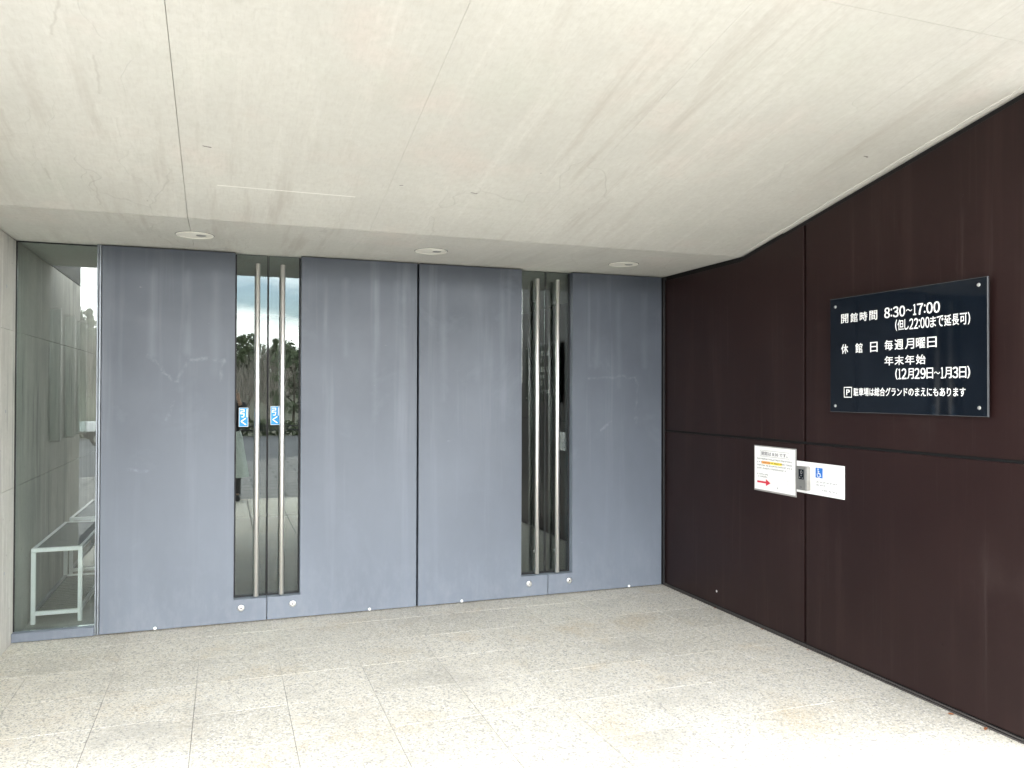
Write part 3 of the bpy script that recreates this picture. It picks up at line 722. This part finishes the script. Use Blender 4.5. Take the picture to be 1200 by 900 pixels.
part('map_sketch', M['paleink'], ns, mapl)
part('map_marker', M['ink'], ns, lambda b: rect(b, XP-.0015, 4.094, 4.089, .904, .914))

# ------------------------------------------------------------------ accessible intercom plate
XQ = XR-.004
ip = empty('intercom_plate', (XQ, 3.73, .91)); tag(ip, 'white plate with blue wheelchair symbol across the joint of the brown cladding', 'sign')
part('plate', M['plate'], ip, lambda b: box(b, XQ, XQ+.0035, 3.532, 3.935, .909, 1.094, .0006))
part('symbol_square', M['blue'], ip, lambda b: rect(b, XQ-.0005, 3.761, 3.702, 1.009, 1.067))
def wheel(b):
    x = XQ-.0010; cy, cz_ = 3.7335, 1.027
    def P(u, v): return (x, cy - u, cz_ + v)
    n = 22; ro, ri = .0150, .0112; a0, a1 = R_(150), R_(410)
    rg = [[b.verts.new(P(rr*math.cos(a0+(a1-a0)*k/n), rr*math.sin(a0+(a1-a0)*k/n))) for k in range(n+1)] for rr in (ro, ri)]
    for k in range(n): b.faces.new((rg[0][k], rg[0][k+1], rg[1][k+1], rg[1][k]))
    def st(p, q, wd):
        p, q = Vector(p), Vector(q); d = (q-p).normalized(); nn = Vector((-d.y, d.x))*wd/2
        b.faces.new([b.verts.new(P(*t)) for t in (p-nn, q-nn, q+nn, p+nn)])
    n = 12; b.faces.new([b.verts.new(P(-.006+.0042*math.cos(2*math.pi*k/n), .0325+.0042*math.sin(2*math.pi*k/n))) for k in range(n)])
    x -= .0002; st((-.006, .028), (-.004, .006), .005)
    x -= .0002; st((-.005, .018), (.006, .018), .0036)
    x -= .0002; st((-.004, .0075), (.010, .0075), .0042)
    x -= .0002; st((.009, .009), (.015, -.008), .0042)
    x -= .0002; st((.0145, -.0075), (.021, -.005), .0036)
part('wheelchair_symbol', M['letter'], ip, wheel)
def ptxt(b):
    r2 = random.Random(9)
    small_print(b, XQ-.0006, 3.760, 3.578, .980, .990, r2); small_print(b, XQ-.0006, 3.760, 3.680, .963, .973, r2)
    small_print(b, XQ-.0006, 3.708, 3.570, .935, .945, r2)
part('small_print', M['ink'], ip, ptxt)['kind'] = 'stuff'
ic = empty('intercom', (XR-.02, 3.843, .93)); tag(ic, 'small grey intercom with black panel mounted on the white plate', 'intercom')
part('back_box', M['silver'], ic, lambda b: box(b, XR-.030, XQ-.0005, 3.801, 3.884, .930, 1.066, .002))
cs = part('front_cover', M['grey'], ic, lambda b: box(b, XR-.040, XR-.0305, 3.800, 3.885, .929, 1.067, .003))
part('display_panel', M['acrylic'], ic, lambda b: box(b, XR-.0412, XR-.0402, 3.818, 3.862, .992, 1.050))
def dots(b):
    x = XR-.0416
    n = 16
    rg = [[b.verts.new((x, 3.838+rr*math.cos(2*math.pi*k/n), 1.033+1.25*rr*math.sin(2*math.pi*k/n))) for k in range(n)] for rr in (.0085, .0055)]
    for k in range(n): b.faces.new((rg[0][k], rg[0][(k+1) % n], rg[1][(k+1) % n], rg[1][k]))
    rect(b, x, 3.854, 3.848, .998, 1.006); rect(b, x, 3.832, 3.826, .997, 1.003); rect(b, x, 3.846, 3.832, 1.013, 1.0155)
part('button_mark', M['silver'], ic, dots)
part('speaker_grille', M['acryl_edge'], ic, lambda b: [rect(b, XR-.0405, 3.850-k*.006, 3.847-k*.006, .944, .949) for k in range(3)])

# ------------------------------------------------------------------ dry leaves along the brown wall
llab = ['tiny curled orange leaf against the brown wall foot, second nearest the camera', 'tiny curled orange leaf against the brown wall foot, nearest the camera', 'tiny dry leaf at the wall foot below the vertical cladding joint', 'tiny dry leaf at the wall foot halfway to the doors', 'tiny dry leaf at the wall foot closest to the doors']
for i, (x, y) in enumerate(((3.190, 2.82), (3.196, 2.645), (3.196, 3.80), (3.203, 4.23), (3.205, 4.75))):
    def f(b):
        r2 = random.Random(20+i); s = .016 if i < 2 else .009; a0 = r2.uniform(0, 3)
        pts = [(-1, 0), (-.5, .42), (.1, .5), (.6, .3), (1.1, 0), (.6, -.3), (.1, -.5), (-.5, -.42)]
        def P(u, v): return (x + s*(u*math.cos(a0)-v*math.sin(a0)), y + s*(u*math.sin(a0)+v*math.cos(a0)), .003 + s*.9*abs(v)**1.2 + s*.3*max(0, u)**2)
        c = [b.verts.new(P(u, 0)) for u in (-.5, .1, .6)]
        o = [b.verts.new(P(u, v)) for u, v in pts]
        for t in ((o[0], o[1], c[0]), (o[1], o[2], c[1], c[0]), (o[2], o[3], c[2], c[1]), (o[3], o[4], c[2]), (o[4], o[5], c[2]), (o[5], o[6], c[1], c[2]), (o[6], o[7], c[0], c[1]), (o[7], o[0], c[0])): b.faces.new(t)
    r = empty('dead_leaf', (x, y, 0)); tag(r, llab[i], 'leaf'); part('leaf_blade', M['leaf'], r, f)
#@@OUTSIDE@@
# ------------------------------------------------------------------ woodland across the road (seen in the glass)
bF = NB('evergreen_foliage'); vF = bF.vec(); iF = bF.n('ShaderNodeObjectInfo')
cF = bF.mix(bF.rng(bF.noise(vF, 0.9, 4), 0.35, 0.65), (0.07, 0.095, 0.045), (0.14, 0.17, 0.09))
cF = bF.mix(bF.mul(iF.outputs['Random'], 0.4), cF, (0.085, 0.095, 0.05)); M['foliage'] = bF.fin(cF, 0.7)
M['bark'] = simple('grey_brown_bark', (0.13, 0.11, 0.09), 0.9, var=0.3, scale=8)
M['twig'] = simple('grey_bare_twigs', (0.30, 0.27, 0.235), 0.9, var=0.3, scale=3)
def crown_mesh(seed, h, rad, n, ls, cone):
    r2 = random.Random(seed); b = bmesh.new(); cl = []
    for k in range(26):
        t = r2.uniform(.22, 1.0); a = r2.uniform(0, 6.283)
        rr = rad*((1-t)*1.25+.08 if cone else math.sqrt(max(.05, 1-(2*t-1.15)**2)))*r2.uniform(.35, 1)
        cl.append((Vector((rr*math.cos(a), rr*math.sin(a), h*t)), r2.uniform(.45, 1.0)*rad*.42))
    for k in range(n):
        c, s = r2.choice(cl); d = Vector((r2.gauss(0, 1), r2.gauss(0, 1), r2.gauss(0, .8))).normalized()*s*r2.uniform(.5, 1.05)
        p = c + d; u = Vector((r2.gauss(0, 1), r2.gauss(0, 1), r2.gauss(0, .6))).normalized(); v = u.orthogonal().normalized(); q = ls*r2.uniform(.6, 1.4)
        b.faces.new([b.verts.new(p + u*i*q + v*j*q*.6) for i, j in ((-1, -.4), (0, -1), (1, 0), (0, 1))])
    me = bpy.data.meshes.new('crown'); b.to_mesh(me); b.free(); me.materials.append(M['foliage']); return me
def trunk_mesh(seed, h, r, limbs=6):
    r2 = random.Random(seed); b = bmesh.new(); tube(b, (0, 0, -.6), (0.05*h*r2.uniform(-1, 1), 0, h*.85), r, r*.25, 7)
    for k in range(limbs):
        z = h*r2.uniform(.3, .75); a = r2.uniform(0, 6.28); L = h*.22
        tube(b, (0, 0, z), (L*math.cos(a), L*math.sin(a), z+L*.7), r*.35, r*.1, 5)
    me = bpy.data.meshes.new('trunk'); b.to_mesh(me); b.free(); me.materials.append(M['bark']); return me
def bare_mesh(seed, h):
    r2 = random.Random(seed); b = bmesh.new()
    def grow(p, d, L, r, lv):
        q = p + d*L; tube(b, p, q, r, r*.62, 5 if lv < 2 else 3, caps=False)
        if lv == 4: return
        for k in range((3, 4, 4, 3)[lv]):
            nd = (d + Vector((r2.gauss(0, .48), r2.gauss(0, .48), r2.uniform(-.05, .35)))).normalized()
            grow(p + d*L*r2.uniform(.55, 1), nd, L*r2.uniform(.55, .78), r*.55, lv+1)
    grow(Vector((0, 0, -.4)), Vector((0, 0, 1)), h*.36, h*.02, 0)
    me = bpy.data.meshes.new('branches'); b.to_mesh(me); b.free(); me.materials.append(M['twig']); return me
ev = [(crown_mesh(s, h, rr, 1900, .20, c), trunk_mesh(s, h, .16)) for s, h, rr, c in ((1, 7.5, 2.3, False), (2, 9, 2.0, True), (3, 6.5, 2.6, False))]
ba = [bare_mesh(s, h) for s, h in ((11, 7.5), (12, 6.5), (13, 8.5))]
def add_child(name, me, parent):
    o = bpy.data.objects.new(name, me); COL.objects.link(o); o.parent = parent; return o
rt = random.Random(31)
def tree_at(x, y, kind, s=1.0, label=None):
    r = empty('evergreen_tree' if kind == 'ev' else 'bare_tree', (x, y, gz(x, y)-.05), rt.uniform(0, 6.28)); r.scale = (s, s, s*rt.uniform(.9, 1.15))
    if kind == 'ev':
        c, t = rt.choice(ev); add_child('crown', c, r); add_child('trunk', t, r)
        tag(r, label or 'dark evergreen tree on the wooded hill mirrored in the door glass', 'tree', 'evergreen trees on the hill')
    else:
        add_child('branches', rt.choice(ba), r)
        tag(r, label or 'leafless grey tree on the lower slope mirrored in the door glass', 'tree', 'bare trees on the lower slope')
for wx, wd in ((-.165, .05), (.045, .06)):
    for y in fr(-44, -74, 7):
        for k in range(3): 
            Yp = 11.04 - y; tree_at((wx + wd*rt.uniform(-1.2, 1.2))*Yp, y + rt.uniform(-2, 2), 'ba', rt.uniform(.55, .85))
    for y in fr(-72, -108, 7):
        for k in range(5):
            Yp = 11.04 - y; tree_at((wx + wd*rt.uniform(-1.2, 1.2))*Yp, y + rt.uniform(-2, 2), 'ev', rt.uniform(.30, .52))
for k in range(16): tree_at(rt.uniform(-55, 60), rt.uniform(-48, -90), rt.choice(('ev', 'ba')), rt.uniform(.5, .85))
tree_at(4.4, -46, 'ev', .66, 'spreading dark pine rising above the skyline in the right pane of the left doors')

# low dark hedge and guard rail at the far kerb
def hedge(b):
    r2 = random.Random(4)
    for k in range(9000):
        x = r2.uniform(-30, 30); y = -37.5 + r2.gauss(0, .35); z = gz(x, y) + r2.uniform(0, .95)*(1-.3*abs(r2.gauss(0, .3)))
        u = Vector((r2.gauss(0, 1), r2.gauss(0, 1), r2.gauss(0, 1))).normalized(); v = u.orthogonal().normalized(); q = .11
        b.faces.new([b.verts.new(Vector((x, y, z)) + u*i*q + v*j*q*.7) for i, j in ((-1, -.4), (0, -1), (1, 0), (0, 1))])
hg = part('hedge', M['foliage'], None, hedge, off=False); tag(hg, 'low dark hedge along the far side of the road', 'hedge')
gf = empty('guard_rail', (0, -36, -1.05)); tag(gf, 'dark pipe guard rail in front of the hedge across the road', 'guard rail')
for k in range(15): part('post', M['seal'], gf, lambda b: tube(b, (-28+4*k, -36, -1.09), (-28+4*k, -36, -.36), .05, .05, 8))
for z in (-.45, -.68): part('rail', M['seal'], gf, lambda b: tube(b, (-29, -36, z), (29, -36, z), .035, .035, 8, caps=True))

# small white flatbed truck parked on the road
TZ = gz(0, -27)-.025; TYc = -27.0
tk = empty('flatbed_truck', (-4.0, TYc, TZ)); tag(tk, 'small white flatbed truck parked on the road, mirrored in the sidelight', 'truck')
wp = simple('white_truck_paint', (0.78, 0.79, 0.79), 0.3); tr_ = simple('tail_light_red', (0.45, 0.02, 0.02), 0.2); ty = simple('tyre_rubber', (0.02, 0.02, 0.02), 0.8)
part('chassis', M['seal'], tk, lambda b: box(b, -5.6, -2.55, TYc-.45, TYc+.45, TZ+.32, TZ+.52, .02))
part('cargo_bed', wp, tk, lambda b: (box(b, -5.75, -3.75, TYc-.7, TYc+.7, TZ+.60, TZ+.66), box(b, -5.75, -3.75, TYc-.7, TYc-.66, TZ+.66, TZ+.98, .01), box(b, -5.75, -3.75, TYc+.66, TYc+.7, TZ+.66, TZ+.98, .01), box(b, -3.79, -3.75, TYc-.65, TYc+.65, TZ+.66, TZ+1.2, .01)))
part('tailgate', wp, tk, lambda b: box(b, -5.79, -5.752, TYc-.7, TYc+.7, TZ+.60, TZ+.98, .01))
part('cab', wp, tk, lambda b: prism(b, [(-3.70, TZ+.45), (-2.45, TZ+.45), (-2.42, TZ+1.0), (-2.75, TZ+1.72), (-3.0, TZ+1.8), (-3.66, TZ+1.8)], 'Y', TYc-.70, TYc+.70, .05))
for s in (-1, 1): part('side_window', M['seal'], tk, lambda b: prism(b, [(-3.45, TZ+1.12), (-2.62, TZ+1.12), (-2.86, TZ+1.62), (-3.45, TZ+1.62)], 'Y', *sorted((TYc+s*.703, TYc+s*.71))))
part('windscreen', M['seal'], tk, lambda b: b.faces.new([b.verts.new(p) for p in ((-2.455, TYc-.58, TZ+1.1), (-2.455, TYc+.58, TZ+1.1), (-2.725, TYc+.55, TZ+1.66), (-2.725, TYc-.55, TZ+1.66))]))
for s in (-1, 1):
    part('tail_light', tr_, tk, lambda b: box(b, -5.83, -5.78, TYc+s*.55-.12, TYc+s*.55+.12, TZ+.50, TZ+.59, .01))
    part('headlight', M['silver'], tk, lambda b: tube(b, (-2.46, TYc+s*.5, TZ+.72), (-2.40, TYc+s*.5, TZ+.72), .10, .09, 16))
    for x in (-5.05, -2.95):
        wh = part('wheel', ty, tk, lambda b: tube(b, (x, TYc+s*.56, TZ+.27), (x, TYc+s*.70, TZ+.27), .27, .27, 24, prof=[(0, .25), (.02, .27), (.12, .27), (.14, .25)]))
        part('rim', M['silver'], wh, lambda b: tube(b, (x, TYc+s*.69, TZ+.27), (x, TYc+s*.706, TZ+.27), .16, .14, 18))

# ------------------------------------------------------------------ the photographer (seen in the door glass)
def skinned(name, mat, verts, edges, radii, parent, root=0, sub=2, label=None):
    me = bpy.data.meshes.new(name); me.from_pydata([Vector(v) for v in verts], edges, []); me.update()
    o = bpy.data.objects.new(name, me); COL.objects.link(o)
    mo = o.modifiers.new('skin', 'SKIN'); mo.use_smooth_shade = True
    lay = me.skin_vertices[0].data if me.skin_vertices else None
    if lay is None:
        bm_ = bmesh.new(); bm_.from_mesh(me); bm_.verts.layers.skin.verify(); bm_.to_mesh(me); bm_.free(); lay = me.skin_vertices[0].data
    for i, r in enumerate(radii):
        lay[i].radius = r if isinstance(r, tuple) else (r, r); lay[i].use_root = (i == root)
    sb = o.modifiers.new('subdivision', 'SUBSURF'); sb.levels = sub; sb.render_levels = sub
    bpy.context.view_layer.update()
    me2 = bpy.data.meshes.new_from_object(o.evaluated_get(bpy.context.evaluated_depsgraph_get()))
    o.modifiers.clear(); o.data = me2; me2.materials.clear(); me2.materials.append(mat); bpy.data.meshes.remove(me)
    for p in me2.polygons: p.use_smooth = True
    o.parent = parent
    if label: o['label'] = label
    return o
PX, PY = 0.06, -0.52
ps = empty('person', (PX, PY, 0)); tag(ps, 'person in black jacket and long pale skirt holding up a phone', 'person')
skin = simple('light_skin', (0.52, 0.34, 0.25), 0.5); jack = simple('black_wool_jacket', (0.018, 0.018, 0.020), 0.85)
skirt = simple('pale_grey_green_skirt', (0.50, 0.56, 0.52), 0.8); hairm = simple('black_hair', (0.015, 0.012, 0.010), 0.45); boot = simple('black_leather_boot', (0.02, 0.02, 0.02), 0.4)
V = [(0, 0, .90), (0, .005, 1.05), (0, 0, 1.20), (0, -.01, 1.31), (0, 0, 1.385), (0, .015, 1.44), (0, .02, 1.52), (0, .005, 1.60)]
Ra = [(.145, .10), (.115, .085), (.13, .095), (.10, .07), (.048, .048), (.055, .06), (.072, .085), (.055, .065)]
Ed = [(i, i+1) for i in range(7)]
for s in (-1, 1):
    n = len(V); V += [(s*.085, 0, .82), (s*.095, .01, .47), (s*.10, -.01, .09), (s*.105, .06, .035), (s*.11, .14, .028)]; Ra += [.085, .058, .040, .035, .026]
    Ed += [(0, n), (n, n+1), (n+1, n+2), (n+2, n+3), (n+3, n+4)]
    n = len(V); V += [(s*.155, -.01, 1.305), (s*.215, .08, 1.10), (s*.115, .33, 1.36), (s*.095, .40, 1.425)]; Ra += [.052, .038, .025, (.030, .016)]
    Ed += [(3, n), (n, n+1), (n+1, n+2), (n+2, n+3)]
    for k in range(4):
        b0 = len(V); ox = s*(.095 + .004*k); oz = 1.425 + .020*(k-1.5)
        V += [(ox, .435, oz+.012), (ox-s*.004, .470, oz+.014), (ox-s*.022, .488-.003*k, oz+.014), (ox-s*.036, .482-.003*k, oz+.012)]; Ra += [.0095, .0085, .0080, .0065]
        Ed += [(n+3, b0), (b0, b0+1), (b0+1, b0+2), (b0+2, b0+3)]
    b0 = len(V); V += [(s*.082, .405, 1.452), (s*.072, .435, 1.470), (s*.060, .452, 1.478)]; Ra += [.011, .0095, .0075]
    Ed += [(n+3, b0), (b0, b0+1), (b0+1, b0+2)]
skinned('body', skin, V, Ed, Ra, ps)
V = [(0, 0, .88), (0, .005, 1.05), (0, 0, 1.20), (0, -.01, 1.31), (0, -.005, 1.365)]; Ra = [(.175, .13), (.15, .115), (.155, .12), (.125, .09), (.07, .065)]; Ed = [(i, i+1) for i in range(4)]
for s in (-1, 1):
    n = len(V); V += [(s*.16, -.01, 1.305), (s*.218, .08, 1.095), (s*.125, .305, 1.335)]; Ra += [.070, .056, .042]; Ed += [(3, n), (n, n+1), (n+1, n+2)]
skinned('jacket', jack, V, Ed, Ra, ps)
def skf(b):
    n = 40; prof = [(.97, .135, .10), (.88, .165, .13), (.65, .20, .17), (.33, .25, .22)]
    rg = [[b.verts.new((PX+(rx+.012*math.sin(9*a)*(1-z))*math.cos(a), PY+(ry+.012*math.sin(9*a)*(1-z))*math.sin(a), z)) for a in [2*math.pi*k/n for k in range(n)]] for z, rx, ry in prof]
    for p, q in zip(rg, rg[1:]):
        for k in range(n): b.faces.new((p[k], p[(k+1) % n], q[(k+1) % n], q[k])).smooth = True
part('skirt', skirt, ps, skf)
for s in (-1, 1):
    skinned('boot', boot, [(s*.097, .005, .40), (s*.10, -.01, .12), (s*.10, -.01, .055), (s*.105, .07, .045), (s*.11, .16, .038)], [(0, 1), (1, 2), (2, 3), (3, 4)], [.060, .052, .052, .046, .036], ps)
hb = [(0, -.015, 1.615), (0, -.055, 1.56), (0, -.06, 1.48), (0, -.055, 1.40)]
skinned('hair', hairm, hb + [(-.055, -.01, 1.55), (-.066, .0, 1.46), (.055, -.01, 1.55), (.066, .0, 1.46)], [(0, 1), (1, 2), (2, 3), (1, 4), (4, 5), (1, 6), (6, 7)], [(.060, .055), (.070, .05), (.066, .04), (.05, .03), .032, .022, .032, .022], ps)
for s in (-1, 1):
    part('eye', M['seal'], ps, lambda b: tube(b, (PX+s*.030, PY+.098, 1.525), (PX+s*.030, PY+.106, 1.525), .010, .007, 10))
    part('ear', skin, ps, lambda b: tube(b, (PX+s*.070, PY+.015, 1.505), (PX+s*.086, PY+.010, 1.508), .020, .016, 10))
part('nose', skin, ps, lambda b: tube(b, (PX, PY+.100, 1.525), (PX, PY+.120, 1.495), .006, .012, 8))
part('mouth', tr_, ps, lambda b: box(b, PX-.020, PX+.020, PY+.092, PY+.104, 1.465, 1.473, .002))
ph = empty('phone', (0, -.03, 1.42)); tag(ph, 'black phone held up by the person mirrored in the door glass', 'phone')
part('phone_body', M['seal'], ph, lambda b: box(b, -.070, .080, -.026, -.017, 1.435, 1.508, .003))
part('camera_ring', M['steel2'], ph, lambda b: tube(b, (0, -.017, 1.492), (0, -.0145, 1.492), .010, .010, 16))
